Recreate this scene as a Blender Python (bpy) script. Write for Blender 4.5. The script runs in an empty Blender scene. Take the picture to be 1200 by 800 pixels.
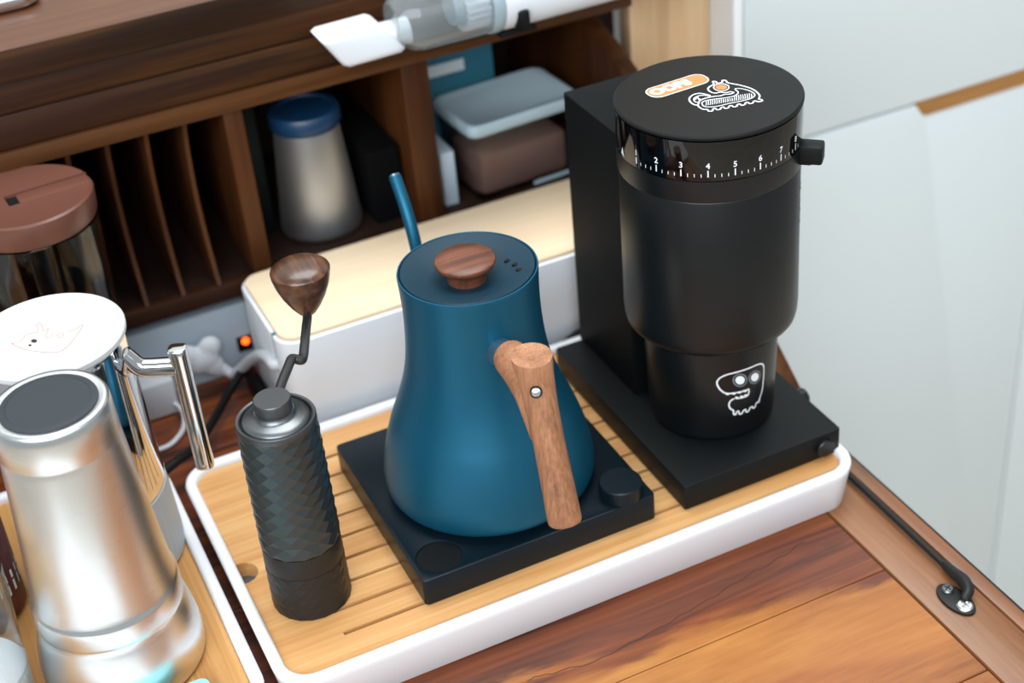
import bpy, bmesh, math, random
from math import sin, cos, pi, radians as rad
from mathutils import Vector, Matrix
random.seed(4)
S = bpy.context.scene
COL = S.collection

# ------------------------------------------------------------------ camera
cam_d = bpy.data.cameras.new('camera'); cam = bpy.data.objects.new('camera', cam_d); COL.objects.link(cam)
cam.location = (-.20523, -.68746, .67619)
cam.rotation_euler = (rad(55.8018), rad(4.6325), rad(-25.308))
cam_d.sensor_width = 36; cam_d.lens = 1816.16/1200*36
cam_d.clip_start = .02; cam_d.clip_end = 30
cam_d.dof.use_dof = True; cam_d.dof.focus_distance = .93; cam_d.dof.aperture_fstop = 5.0
S.camera = cam
# ------------------------------------------------------------------ world + lights + exposure
S.view_settings.view_transform = 'Standard'; S.view_settings.look = 'None'
S.view_settings.gamma = 1; S.view_settings.use_curve_mapping = False
S.view_settings.exposure = 0.4
W = bpy.data.worlds.new('world'); S.world = W; W.use_nodes = True
W.node_tree.nodes['Background'].inputs[0].default_value = (.90, .97, 1, 1)
W.node_tree.nodes['Background'].inputs[1].default_value = .32
def area(name, loc, target, sx, sy, power, col):
    l = bpy.data.lights.new(name, 'AREA'); l.shape = 'RECTANGLE'; l.size = sx; l.size_y = sy; l.energy = power; l.color = col
    o = bpy.data.objects.new(name, l); COL.objects.link(o); o.location = loc
    o.rotation_euler = (Vector(target)-Vector(loc)).to_track_quat('-Z', 'Y').to_euler()
    return o
area('window_light', (-1.15, -1.6, 1.45), (.1, .1, 0), 1.9, 1.5, 50, (.88, .95, 1))
area('ceiling_light', (.35, .45, 2.2), (.15, .15, 0), 1.8, 1.4, 46, (.97, .99, 1))
area('room_light', (.4, -2.4, 1.7), (.3, .3, .1), 2.4, 1.4, 14, (.95, .98, 1))

# ------------------------------------------------------------------ materials
def new_mat(name):
    m = bpy.data.materials.new(name); m.use_nodes = True
    return m, m.node_tree.nodes, m.node_tree.links, m.node_tree.nodes['Principled BSDF']
def C3(c): return tuple((x/255/12.92 if x/255 <= .04045 else ((x/255+.055)/1.055)**2.4) for x in c)+(1,)
def ramp(N, stops):
    r = N.new('ShaderNodeValToRGB'); e = r.color_ramp.elements
    while len(e) < len(stops): e.new(.5)
    for k, (p, c) in enumerate(stops): e[k].position = p; e[k].color = c
    return r
def plain(name, c, rough=.5, metal=0, coat=0, speck=0, bump=0, bscale=900, spec=.5, **kw):
    m, N, L, B = new_mat(name)
    B.inputs['Base Color'].default_value = C3(c); B.inputs['Roughness'].default_value = rough
    B.inputs['Metallic'].default_value = metal; B.inputs['Coat Weight'].default_value = coat
    B.inputs['Specular IOR Level'].default_value = spec
    t = N.new('ShaderNodeTexCoord'); n = N.new('ShaderNodeTexNoise'); n.inputs['Scale'].default_value = bscale
    n.inputs['Detail'].default_value = 4; L.new(t.outputs['Object'], n.inputs['Vector'])
    if speck:
        mx = N.new('ShaderNodeMix'); mx.data_type = 'RGBA'; mx.blend_type = 'MULTIPLY'
        mx.inputs[6].default_value = C3(c); mx.inputs[0].default_value = speck
        L.new(n.outputs['Color'], mx.inputs[7]); L.new(mx.outputs[2], B.inputs['Base Color'])
    if bump:
        b = N.new('ShaderNodeBump'); b.inputs['Strength'].default_value = bump; b.inputs['Distance'].default_value = .0004
        L.new(n.outputs[0], b.inputs['Height']); L.new(b.outputs[0], B.inputs['Normal'])
    mr = N.new('ShaderNodeMapRange'); mr.inputs[3].default_value = rough*.92; mr.inputs[4].default_value = min(1, rough*1.08)
    n2 = N.new('ShaderNodeTexNoise'); n2.inputs['Scale'].default_value = 30; L.new(t.outputs['Object'], n2.inputs['Vector'])
    L.new(n2.outputs[0], mr.inputs[0]); L.new(mr.outputs[0], B.inputs['Roughness'])
    return m
def wood(name, cols, axis=0, scale=1, rough=.45, coat=0, streak=(14, 160), fine=.35, patch=.0, pcol=(150, 60, 25), bump=.15, along=.06, spec=.5):
    """streaky wood; grain runs along `axis`"""
    m, N, L, B = new_mat(name)
    t = N.new('ShaderNodeTexCoord')
    def mapped(sc, al):
        mp = N.new('ShaderNodeMapping'); v = [sc*scale]*3; v[axis] = sc*scale*al
        mp.inputs['Scale'].default_value = v; L.new(t.outputs['Object'], mp.inputs['Vector']); return mp
    a = N.new('ShaderNodeTexNoise'); a.inputs['Scale'].default_value = 1; a.inputs['Detail'].default_value = 6; a.inputs['Distortion'].default_value = .6
    L.new(mapped(streak[0], along*2).outputs[0], a.inputs['Vector'])
    b = N.new('ShaderNodeTexNoise'); b.inputs['Scale'].default_value = 1; b.inputs['Detail'].default_value = 5; b.inputs['Roughness'].default_value = .7
    L.new(mapped(streak[1], along*.6).outputs[0], b.inputs['Vector'])
    mx = N.new('ShaderNodeMix'); mx.data_type = 'FLOAT'; mx.inputs[0].default_value = fine
    L.new(a.outputs[0], mx.inputs[2]); L.new(b.outputs[0], mx.inputs[3])
    st = [(.34, C3(cols[0])), (.5, C3(cols[1])), (.66, C3(cols[2]))]
    r = ramp(N, st); L.new(mx.outputs[0], r.inputs[0]); out = r.outputs[0]
    if patch:
        p = N.new('ShaderNodeTexNoise'); p.inputs['Scale'].default_value = 1; p.inputs['Detail'].default_value = 5; p.inputs['Distortion'].default_value = .9
        L.new(mapped(7, .35).outputs[0], p.inputs['Vector'])
        pr = ramp(N, [(.44, (0, 0, 0, 1)), (.62, (1, 1, 1, 1))]); L.new(p.outputs[0], pr.inputs[0])
        mm = N.new('ShaderNodeMath'); mm.operation = 'MULTIPLY'; mm.inputs[1].default_value = patch; L.new(pr.outputs[0], mm.inputs[0])
        x = N.new('ShaderNodeMix'); x.data_type = 'RGBA'; x.blend_type = 'MIX'; L.new(mm.outputs[0], x.inputs[0])
        x.inputs[7].default_value = C3(pcol); L.new(out, x.inputs[6]); out = x.outputs[2]
    L.new(out, B.inputs['Base Color'])
    B.inputs['Specular IOR Level'].default_value = spec
    B.inputs['Roughness'].default_value = rough; B.inputs['Coat Weight'].default_value = coat; B.inputs['Coat Roughness'].default_value = .18
    bp = N.new('ShaderNodeBump'); bp.inputs['Strength'].default_value = bump; bp.inputs['Distance'].default_value = .0006
    L.new(b.outputs[0], bp.inputs['Height']); L.new(bp.outputs[0], B.inputs['Normal'])
    return m
def brushed(name, c, rough=.25, aniso=.6, c2=None):
    m, N, L, B = new_mat(name)
    t = N.new('ShaderNodeTexCoord'); mp = N.new('ShaderNodeMapping'); mp.inputs['Scale'].default_value = (60, 60, 2500)
    n = N.new('ShaderNodeTexNoise'); n.inputs['Scale'].default_value = 1; n.inputs['Detail'].default_value = 3
    L.new(t.outputs['Object'], mp.inputs[0]); L.new(mp.outputs[0], n.inputs['Vector'])
    mr = N.new('ShaderNodeMapRange'); mr.inputs[3].default_value = rough*.75; mr.inputs[4].default_value = rough*1.3
    L.new(n.outputs[0], mr.inputs[0]); L.new(mr.outputs[0], B.inputs['Roughness'])
    B.inputs['Base Color'].default_value = C3(c); B.inputs['Metallic'].default_value = 1
    tg = N.new('ShaderNodeTangent'); tg.direction_type = 'RADIAL'; tg.axis = 'Z'
    B.inputs['Anisotropic'].default_value = aniso; L.new(tg.outputs[0], B.inputs['Tangent'])
    return m
def glass(name, c=(240, 245, 245), rough=.02, alpha=None):
    m, N, L, B = new_mat(name)
    B.inputs['Base Color'].default_value = C3(c); B.inputs['Roughness'].default_value = rough
    B.inputs['Transmission Weight'].default_value = 1; B.inputs['IOR'].default_value = 1.3
    return m
def glow(name, c, s):
    m, N, L, B = new_mat(name); B.inputs['Base Color'].default_value = C3(c)
    B.inputs['Emission Color'].default_value = C3(c); B.inputs['Emission Strength'].default_value = s
    return m
M = {}
M['walnut'] = wood('walnut', [(58, 34, 24), (104, 66, 46), (140, 92, 64)], 2, 2.2, .42, streak=(20, 240), fine=.5)
M['walnut_knob'] = wood('walnut_knob', [(62, 32, 20), (106, 60, 40), (134, 82, 56)], 0, 2.2, .4, streak=(22, 240), fine=.4)
M['walnut_handle'] = wood('walnut_handle', [(112, 72, 48), (156, 106, 74), (188, 136, 100)], 2, 2, .45, streak=(22, 300), fine=.55)
M['walnut_dark'] = wood('walnut_dark', [(30, 18, 13), (74, 46, 32), (112, 74, 52)], 1, 2, .3, coat=.3, streak=(55, 260), fine=.35, along=.07)
M['bamboo'] = wood('bamboo', [(184, 126, 68), (206, 154, 96), (220, 178, 122)], 0, 1, .5, streak=(45, 330), fine=.45, patch=.25, pcol=(188, 132, 74), along=.035)
M['bamboo_y'] = wood('bamboo_lengthwise', [(166, 110, 56), (190, 138, 78), (208, 160, 98)], 1, 1, .5, streak=(45, 330), fine=.5, along=.035)
M['bamboo_pale'] = wood('bamboo_pale', [(232, 202, 164), (242, 216, 182), (246, 226, 194)], 0, 1, .5, streak=(30, 260), fine=.4, along=.03)
M['desk'] = wood('desk_plank', [(116, 62, 24), (158, 96, 40), (180, 120, 56)], 0, 1, .4, coat=.15, streak=(22, 170), fine=.35, patch=.6, pcol=(140, 70, 30), along=.12)
def two_tone(m, dark, mid, light, y0):
    """adds reddish heartwood behind a wandering boundary near y0 (object space)"""
    N, L = m.node_tree.nodes, m.node_tree.links; B = N['Principled BSDF']
    src = B.inputs['Base Color'].links[0].from_socket
    t = N.new('ShaderNodeTexCoord'); sp_ = N.new('ShaderNodeSeparateXYZ'); L.new(t.outputs['Object'], sp_.inputs[0])
    mp = N.new('ShaderNodeMapping'); mp.inputs['Scale'].default_value = (9, 34, 9); L.new(t.outputs['Object'], mp.inputs[0])
    n = N.new('ShaderNodeTexNoise'); n.inputs['Scale'].default_value = 1; n.inputs['Detail'].default_value = 5; n.inputs['Distortion'].default_value = .7; L.new(mp.outputs[0], n.inputs['Vector'])
    a = N.new('ShaderNodeMath'); a.operation = 'MULTIPLY_ADD'; a.inputs[1].default_value = .085; L.new(n.outputs[0], a.inputs[0]); L.new(sp_.outputs[1], a.inputs[2])
    k = N.new('ShaderNodeMath'); k.operation = 'MULTIPLY_ADD'; k.inputs[1].default_value = .12; L.new(sp_.outputs[0], k.inputs[0]); L.new(a.outputs[0], k.inputs[2])
    mr = N.new('ShaderNodeMapRange'); mr.inputs[1].default_value = y0-.006; mr.inputs[2].default_value = y0+.010; mr.interpolation_type = 'SMOOTHSTEP'; L.new(k.outputs[0], mr.inputs[0])
    mp2 = N.new('ShaderNodeMapping'); mp2.inputs['Scale'].default_value = (4, 60, 60); L.new(t.outputs['Object'], mp2.inputs[0])
    n2 = N.new('ShaderNodeTexNoise'); n2.inputs['Scale'].default_value = 1; n2.inputs['Detail'].default_value = 8; n2.inputs['Distortion'].default_value = 1.2; L.new(mp2.outputs[0], n2.inputs['Vector'])
    rr = ramp(N, [(.33, C3(dark)), (.5, C3(mid)), (.68, C3(light))]); L.new(n2.outputs[0], rr.inputs[0])
    mx = N.new('ShaderNodeMix'); mx.data_type = 'RGBA'; L.new(mr.outputs[0], mx.inputs[0]); L.new(src, mx.inputs[6]); L.new(rr.outputs[0], mx.inputs[7])
    L.new(mx.outputs[2], B.inputs['Base Color'])
two_tone(M['desk'], (48, 20, 9), (106, 50, 22), (142, 76, 34), -.120)
M['desk_red'] = wood('desk_plank_red', [(58, 28, 14), (112, 54, 24), (142, 76, 34)], 0, 1, .4, coat=.15, streak=(26, 170), fine=.3, patch=.6, pcol=(84, 36, 16), along=.12)
M['stile'] = wood('desk_stile', [(76, 46, 26), (112, 74, 46), (138, 98, 64)], 1, 1, .45, coat=.1, streak=(22, 170), fine=.5, patch=.35, pcol=(160, 92, 44), along=.08)
M['hutch'] = wood('hutch_wood', [(18, 10, 6), (48, 28, 14), (86, 52, 20)], 0, 1, .5, coat=0, streak=(26, 170), fine=.4, patch=.4, pcol=(60, 30, 18), along=.05, spec=.2)
M['hutch_top'] = wood('hutch_top_wood', [(60, 34, 20), (86, 50, 28), (106, 66, 38)], 0, 1, .36, coat=.2, streak=(16, 150), fine=.4, along=.06)
M['hutch_lip'] = wood('hutch_lip_wood', [(46, 26, 12), (72, 42, 20), (94, 58, 28)], 0, 1, .45, streak=(26, 170), fine=.4, along=.05, spec=.2)
M['hutch_v'] = wood('hutch_upright_wood', [(44, 22, 10), (70, 38, 17), (94, 54, 24)], 2, 1, .45, streak=(26, 170), fine=.4, along=.05, spec=.2)
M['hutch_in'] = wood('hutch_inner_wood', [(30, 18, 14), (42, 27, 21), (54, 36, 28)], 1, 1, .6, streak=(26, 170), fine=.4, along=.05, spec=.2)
M['beige'] = wood('pale_wood', [(176, 138, 100), (204, 168, 128), (220, 188, 150)], 2, 1, .5, streak=(14, 120), fine=.4, along=.05)
M['cut_wood'] = wood('pull_wood', [(150, 100, 48), (178, 126, 68), (196, 146, 86)], 0, 1, .5, streak=(20, 200), fine=.5)
M['jug_white'] = plain('white_lid', (206, 208, 210), .45)
M['white'] = plain('white_plastic', (228, 231, 236), .38, bump=.03)
M['tray_white'] = plain('white_tray', (234, 236, 240), .4, bump=.04)
M['cab'] = plain('cabinet_paint', (216, 224, 226), .5, bump=.05, bscale=300)
M['cab_edge'] = plain('cabinet_edge', (238, 240, 240), .5)
M['strip'] = plain('power_strip_plastic', (182, 196, 208), .5)
M['plug'] = plain('plug_plastic', (214, 218, 224), .5)
M['blue'] = plain('blue_enamel', (16, 90, 118), .43, bump=.02, bscale=1500, metal=.55)
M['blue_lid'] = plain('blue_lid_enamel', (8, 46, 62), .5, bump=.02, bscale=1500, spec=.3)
M['blue_base'] = plain('dark_blue_base', (8, 22, 30), .36, spec=.25, bump=.02)
M['blue_rim'] = plain('pale_edge_metal', (120, 146, 160), .3, metal=.8)
M['blue_dark'] = plain('blue_cap', (14, 52, 84), .4)
M['black'] = plain('matte_black', (13, 17, 18), .5, spec=.22, bump=.04, bscale=2200)
M['black_tower'] = plain('matte_black_column', (13, 17, 18), .6, spec=.1, bump=.04)
M['black_body'] = plain('satin_black', (14, 17, 18), .34, spec=.4, bump=.02, bscale=2200)
M['black_deep'] = plain('deep_black', (8, 8, 9), .6, spec=.25)
M['black_gloss'] = plain('gloss_black', (5, 5, 6), .06, spec=.45)
M['black_dark'] = plain('dark_display', (9, 12, 15), .8, spec=.2, bump=.5)
M['rubber'] = plain('dark_grey_rubber', (40, 46, 52), .6, bump=.1)
M['iron'] = plain('black_iron', (38, 38, 38), .5, metal=.5, bump=.3, bscale=700)
M['gun'] = plain('gunmetal', (72, 82, 84), .36, metal=.8, bump=.03, bscale=2500)
M['gun_l'] = plain('gunmetal_light', (112, 116, 118), .34, metal=.9)
M['gun_d'] = plain('gunmetal_dark', (52, 52, 52), .42, metal=.7)
M['gun_m'] = plain('gunmetal_mid', (92, 94, 96), .36, metal=.85)
M['steel'] = brushed('brushed_steel', (224, 227, 228), .3)
M['steel_old'] = brushed('brushed_steel_dim', (200, 202, 204), .42)
M['chrome'] = plain('chrome', (226, 228, 230), .06, metal=1)
M['brown_lid'] = plain('brown_plastic', (104, 66, 54), .3, bump=.03)
M['grey_lid'] = plain('grey_plastic', (158, 176, 184), .45)
M['clear'] = glass('clear_plastic')
M['clear_cup'] = glass('hazy_clear_plastic', (236, 242, 244), .06)
M['clear_cup'].node_tree.nodes['Principled BSDF'].inputs['Transmission Weight'].default_value = .9
M['clear_smoke'] = glass('smoky_plastic', (236, 230, 230), .12)
M['beans'] = plain('dark_coffee', (30, 20, 16), .6, bump=1, bscale=160)
M['teal'] = plain('teal_card', (44, 112, 132), .6)
M['cyan'] = plain('pale_cyan_plastic', (150, 220, 224), .35)
M['cyan_deep'] = plain('turquoise_plastic', (20, 160, 170), .35)
M['green'] = plain('dark_green_pack', (12, 24, 18), .6, spec=.2, speck=.8, bscale=60)
M['mesh'] = plain('dark_mesh', (5, 5, 6), .9, spec=.1, bump=1, bscale=800)
M['maroon'] = plain('maroon_print', (92, 22, 24), .35)
M['ink_white'] = plain('white_print', (232, 238, 240), .5)
M['ink_pink'] = plain('faint_pink_print', (196, 150, 132), .5)
M['ink_orange'] = plain('orange_print', (222, 132, 78), .5)
M['ink_grey'] = plain('grey_print', (112, 122, 130), .5)
M['ink_dark'] = plain('dark_print', (40, 42, 50), .5)
M['grey_rib'] = plain('grey_ribbed_plastic', (186, 192, 194), .5)
M['led'] = glow('orange_led', (255, 84, 16), 3)
M['crack'] = plain('dark_crack', (50, 24, 14), .7)
M['reflector'] = plain('white_reflector', (236, 236, 234), .9, bump=1, bscale=500)
M['food'] = plain('brown_contents', (150, 122, 110), .7, speck=.3, bscale=60)
M['floor'] = wood('floor_boards', [(176, 164, 148), (196, 184, 168), (208, 198, 184)], 0, 1, .5)
M['wall'] = plain('wall_paint', (200, 200, 196), .8)

# ------------------------------------------------------------------ mesh helpers
def tagt(o, label, cat=None, group=None):
    o['label'] = label
    if cat: o['category'] = cat
    if group: o['group'] = group
    return o
def thing(name, loc, label, cat, group=None):
    o = bpy.data.objects.new(name, None); COL.objects.link(o); o.location = loc; o.empty_display_size = .02
    return tagt(o, label, cat, group)
def world_loc(o):
    v = Vector((0, 0, 0))
    while o: v += o.location; o = o.parent
    return v
def finish(bm, name, mat, parent=None, bevel=0, seg=2, ang=35, loc=None, flat=False):
    """bm is in world coordinates; objects get the parent's origin (or loc)"""
    bmesh.ops.remove_doubles(bm, verts=bm.verts, dist=1e-7)
    if bevel:
        es = [e for e in bm.edges if len(e.link_faces) == 2 and e.calc_face_angle(0) > rad(50)]
        bmesh.ops.bevel(bm, geom=es, offset=bevel, segments=seg, profile=.5, affect='EDGES', clamp_overlap=True)
    org = world_loc(parent) if parent else Vector(loc if loc else (0, 0, 0))
    bmesh.ops.translate(bm, verts=bm.verts, vec=-org)
    bm.normal_update()
    for e in bm.edges:
        e.smooth = not (len(e.link_faces) == 2 and e.calc_face_angle(0) > rad(ang))
    for f in bm.faces: f.smooth = not flat
    me = bpy.data.meshes.new(name); bm.to_mesh(me); bm.free()
    me.materials.append(M[mat] if isinstance(mat, str) else mat)
    o = bpy.data.objects.new(name, me); COL.objects.link(o)
    if parent: o.parent = parent
    else: o.location = org
    return o
def copy_obj(o, parent=None, loc=None):
    c = o.copy(); COL.objects.link(c)
    if parent: c.parent = parent
    if loc is not None: c.location = loc
    return c
def BM(): return bmesh.new()
def box(bm, x0, x1, y0, y1, z0, z1):
    r = bmesh.ops.create_cube(bm, size=1)
    for v in r['verts']:
        v.co = Vector((x0 if v.co.x < 0 else x1, y0 if v.co.y < 0 else y1, z0 if v.co.z < 0 else z1))
    return r['verts']
def bx(*a): bm = BM(); box(bm, *a); return bm
def lathe(bm, prof, cx=0, cy=0, n=64, cap=True, xf=None):
    """prof: (r,z) from one end to the other; r=0 closes"""
    rings = []; new = []
    for r, z in prof:
        if r <= 1e-6: ring = [bm.verts.new((cx, cy, z))]
        else: ring = [bm.verts.new((cx+r*cos(2*pi*i/n), cy+r*sin(2*pi*i/n), z)) for i in range(n)]
        rings.append(ring); new += ring
    for a, b in zip(rings, rings[1:]):
        for i in range(n):
            j = (i+1) % n
            if len(a) == 1 and len(b) == 1: continue
            if len(a) == 1: bm.faces.new((a[0], b[i], b[j]))
            elif len(b) == 1: bm.faces.new((a[i], a[j], b[0]))
            else: bm.faces.new((a[i], a[j], b[j], b[i]))
    if cap:
        for ring in (rings[0], rings[-1]):
            if len(ring) > 1: bm.faces.new(ring)
    bmesh.ops.recalc_face_normals(bm, faces=bm.faces[:])
    if xf is not None: bmesh.ops.transform(bm, matrix=xf, verts=new)
    return new
def lt(prof, cx=0, cy=0, n=64, **k): bm = BM(); lathe(bm, prof, cx, cy, n, **k); return bm
def smooth_prof(P, k=6):
    out = []
    for i in range(len(P)-1):
        p0 = P[max(i-1, 0)]; p1 = P[i]; p2 = P[i+1]; p3 = P[min(i+2, len(P)-1)]
        for j in range(k):
            t = j/k
            out.append(tuple(.5*((2*b)+(-a+c)*t+(2*a-5*b+4*c-d)*t*t+(-a+3*b-3*c+d)*t**3) for a, b, c, d in zip(p0, p1, p2, p3)))
    out.append(tuple(P[-1])); return out
def tube(bm, pts, r, n=14, closed=False, sq=None):
    """r: number or list. sq=(wide,thin) makes an oval section"""
    P = [Vector(p) for p in pts]; R = r if isinstance(r, (list, tuple)) else [r]*len(P)
    T = []
    for i in range(len(P)):
        a = P[max(i-1, 0)]; b = P[min(i+1, len(P)-1)]; T.append((b-a).normalized())
    up = Vector((0, 0, 1)) if abs(T[0].z) < .9 else Vector((0, 1, 0))
    u = (up-T[0]*up.dot(T[0])).normalized(); rings = []
    for i, p in enumerate(P):
        u = (u-T[i]*u.dot(T[i])).normalized(); w = T[i].cross(u)
        rings.append([bm.verts.new(p+(u*cos(2*pi*k/n)+w*sin(2*pi*k/n))*R[i]) for k in range(n)])
    for a, b in zip(rings, rings[1:]):
        for k in range(n): bm.faces.new((a[k], a[(k+1) % n], b[(k+1) % n], b[k]))
    bm.faces.new(rings[0]); bm.faces.new(rings[-1])
    bmesh.ops.recalc_face_normals(bm, faces=bm.faces[:])
def tb(pts, r, n=14): bm = BM(); tube(bm, pts, r, n); return bm
def curve(P, k=8): return smooth_prof([tuple(p) for p in P], k)
def rrect(x0, x1, y0, y1, r, n=8):
    pts = []
    for cx, cy, a0 in ((x1-r, y0+r, -90), (x1-r, y1-r, 0), (x0+r, y1-r, 90), (x0+r, y0+r, 180)):
        for i in range(n+1):
            a = rad(a0+90*i/n); pts.append((cx+r*cos(a), cy+r*sin(a)))
    return pts
def loft(bm, loops, cap0=True, cap1=True):
    rings = [[bm.verts.new(p) for p in lp] for lp in loops]; n = len(rings[0])
    for a, b in zip(rings, rings[1:]):
        for i in range(n): bm.faces.new((a[i], a[(i+1) % n], b[(i+1) % n], b[i]))
    if cap0: bm.faces.new(rings[0])
    if cap1: bm.faces.new(rings[-1])
    bmesh.ops.recalc_face_normals(bm, faces=bm.faces[:])
def slab(x0, x1, y0, y1, r, z0, z1, n=8):
    bm = BM(); q = rrect(x0, x1, y0, y1, r, n)
    loft(bm, [[(x, y, z0) for x, y in q], [(x, y, z1) for x, y in q]]); return bm
def prism(poly, axis, a0, a1):
    """poly 2-D extruded along axis"""
    def P(u, v, a): return {0: (a, u, v), 1: (u, a, v), 2: (u, v, a)}[axis]
    bm = BM(); loft(bm, [[P(u, v, a0) for u, v in poly], [P(u, v, a1) for u, v in poly]]); return bm
def boolean(bm, cutters):
    """bm minus each cutter bmesh, evaluated here"""
    def tmp(b):
        me = bpy.data.meshes.new('t'); b.to_mesh(me); b.free(); o = bpy.data.objects.new('t', me); COL.objects.link(o); return o
    a = tmp(bm); cs = [tmp(c) for c in cutters]
    for c in cs:
        md = a.modifiers.new('b', 'BOOLEAN'); md.object = c; md.operation = 'DIFFERENCE'; md.solver = 'EXACT'
    bpy.context.view_layer.update()
    me = bpy.data.meshes.new_from_object(a.evaluated_get(bpy.context.evaluated_depsgraph_get()))
    out = BM(); out.from_mesh(me)
    for o in [a]+cs:
        d = o.data; bpy.data.objects.remove(o); bpy.data.meshes.remove(d)
    bpy.data.meshes.remove(me)
    return out
def remesh(bm, vox, smooth=6):
    me = bpy.data.meshes.new('t'); bm.to_mesh(me); bm.free(); o = bpy.data.objects.new('t', me); COL.objects.link(o)
    md = o.modifiers.new('r', 'REMESH'); md.mode = 'VOXEL'; md.voxel_size = vox
    ms = o.modifiers.new('s', 'SMOOTH'); ms.iterations = smooth; ms.factor = .6
    bpy.context.view_layer.update()
    m2 = bpy.data.meshes.new_from_object(o.evaluated_get(bpy.context.evaluated_depsgraph_get()))
    out = BM(); out.from_mesh(m2); bpy.data.objects.remove(o); bpy.data.meshes.remove(me); bpy.data.meshes.remove(m2)
    return out
def ribbon(bm, pts, w, f, closed=False):
    """flat line of width w through 2-D pts, mapped to 3-D by f(u,v)"""
    P = [Vector(p) for p in pts]; n = len(P); L = []
    for i in range(n):
        a = P[(i-1) % n] if closed or i else P[i]; b = P[(i+1) % n] if closed or i < n-1 else P[i]
        t = (b-a); t = t.normalized() if t.length else Vector((1, 0)); nn = Vector((-t.y, t.x))*w/2
        L.append((bm.verts.new(f(*(P[i]+nn))), bm.verts.new(f(*(P[i]-nn)))))
    for i in range(n if closed else n-1):
        a, b = L[i], L[(i+1) % n]; bm.faces.new((a[0], a[1], b[1], b[0]))
def blob(bm, pts, f): bm.faces.new([bm.verts.new(f(*p)) for p in pts])
def ell(cx, cy, a, b, n=20, rot=0): return [(cx+a*cos(2*pi*i/n)*cos(rot)-b*sin(2*pi*i/n)*sin(rot), cy+a*cos(2*pi*i/n)*sin(rot)+b*sin(2*pi*i/n)*cos(rot)) for i in range(n)]
def spl(P, k=5, closed=False):
    if closed: Q = [P[-1]]+list(P)+[P[0], P[1]]; o = smooth_prof(Q, k); return o[k:-k-1]
    return smooth_prof(P, k)
def text_bm(txt, size, f, bold=0):
    cu = bpy.data.curves.new('t', 'FONT'); cu.body = txt; cu.size = size; cu.align_x = 'CENTER'; cu.align_y = 'CENTER'; cu.offset = bold
    o = bpy.data.objects.new('t', cu); COL.objects.link(o); bpy.context.view_layer.update()
    me = bpy.data.meshes.new_from_object(o.evaluated_get(bpy.context.evaluated_depsgraph_get()))
    bm = BM(); bm.from_mesh(me); bpy.data.objects.remove(o); bpy.data.meshes.remove(me)
    for v in bm.verts: v.co = Vector(f(v.co.x, v.co.y))
    return bm
def add_bm(dst, src):
    me = bpy.data.meshes.new('t'); src.to_mesh(me); src.free(); dst.from_mesh(me); bpy.data.meshes.remove(me)

DZ = -.030            # desk surface height; tray boards lie at z = 0
# ------------------------------------------------------------------ setting
def struct(o): o['kind'] = 'structure'; return o
struct(finish(bx(-2.2, 2.4, -3.0, 1.0, -.80, -.78), 'floor', 'floor'))
struct(finish(bx(-2.2, 2.4, .94, 1.0, -.78, 2.4), 'wall_back', 'wall'))

# ------------------------------------------------------------------ writing desk with hutch
desk = thing('writing_desk', (0, .1, DZ), 'orange-brown wooden drop-front desk with a dark pigeonhole hutch, under both trays', 'desk')
YH = .345
ys = [-.235, -.19, -.0887, .0, .09, .18, .27, .36, .50]
for i in range(len(ys)-1):
    m = 'desk'
    g = .00035
    p = finish(bx(-.43, .2835, ys[i]+g, ys[i+1]-g, DZ-.022, DZ), 'plank', m, desk, bevel=.0006, seg=1)
finish(bx(-.43, .3345, -.235, .5, DZ-.03, DZ-.0222), 'underboard', 'hutch', desk)
finish(bx(.2850, .3215, -.235, .5, DZ-.022, DZ+.0006), 'stile', 'stile', desk, bevel=.0008)['label'] = 'lengthwise edge board on the right of the desk flap'
finish(bx(.3222, .3325, -.235, .5, DZ-.022, DZ+.0016), 'edge_strip', 'stile', desk, bevel=.001)
finish(bx(.3326, .3345, -.235, .5, DZ-.03, DZ+.0005), 'edge_trim', 'iron', desk)
bm = BM()
cpts = [(0.038, -0.0602), (0.0588, -0.0632), (0.0825, -0.0668), (0.1225, -0.0627), (0.1703, -0.0559), (0.2071, -0.0488), (0.2271, -0.0463), (0.2547, -0.0401)]
ribbon(bm, spl(cpts, 6), .0006, lambda x, y: (x, y+.0008*sin(x*310)+.0004*sin(x*900), DZ+.00006))
finish(bm, 'crack', 'crack', desk)['label'] = 'thin dark crack along the grain'
# stay rod and its hinge plate
rod = finish(tb([(.3180, .080, DZ+.004), (.3165, -.011, DZ+.0045), (.3150, -.118, DZ+.005)], .0022, 12), 'stay_rod', 'iron', desk)
rod['label'] = 'black iron stay rod'
bm = BM(); loft(bm, [[(.3035+x, -.1350+y, z) for x, y in ell(0, 0, .0085, .0155, 28, rad(3))] for z in (DZ+.0006, DZ+.0030)])
hp = finish(bm, 'hinge_plate', 'iron', desk, bevel=.0006)
bm = BM(); tube(bm, curve([(.3155, -.108, DZ+.0050), (.3150, -.118, DZ+.0058), (.3145, -.128, DZ+.0072), (.3110, -.137, DZ+.0076), (.3050, -.1405, DZ+.0062)], 5), [.0028+.0014*sin(pi*i/20) for i in range(21)], 12)
finish(bm, 'hook', 'iron', hp)
for (x, y, r, z, m) in ((.3038, -.1263, .0040, DZ+.0032, 'gun_l'), (.3033, -.1437, .0052, DZ+.0036, 'steel')):
    b = lt([(0, z-.001), (r, z-.001), (r, z+.0006), (r*.8, z+.0016), (0, z+.0018)], x, y, 28)
    cs = []
    for a in (20, 110):
        c = BM(); box(c, -r*.6, r*.6, -r*.12, r*.12, z+.0006, z+.004); bmesh.ops.transform(c, matrix=Matrix.Translation((x, y, 0)) @ Matrix.Rotation(rad(a), 4, 'Z'), verts=c.verts); cs.append(c)
    finish(boolean(b, cs), 'screw', m, hp)
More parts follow.
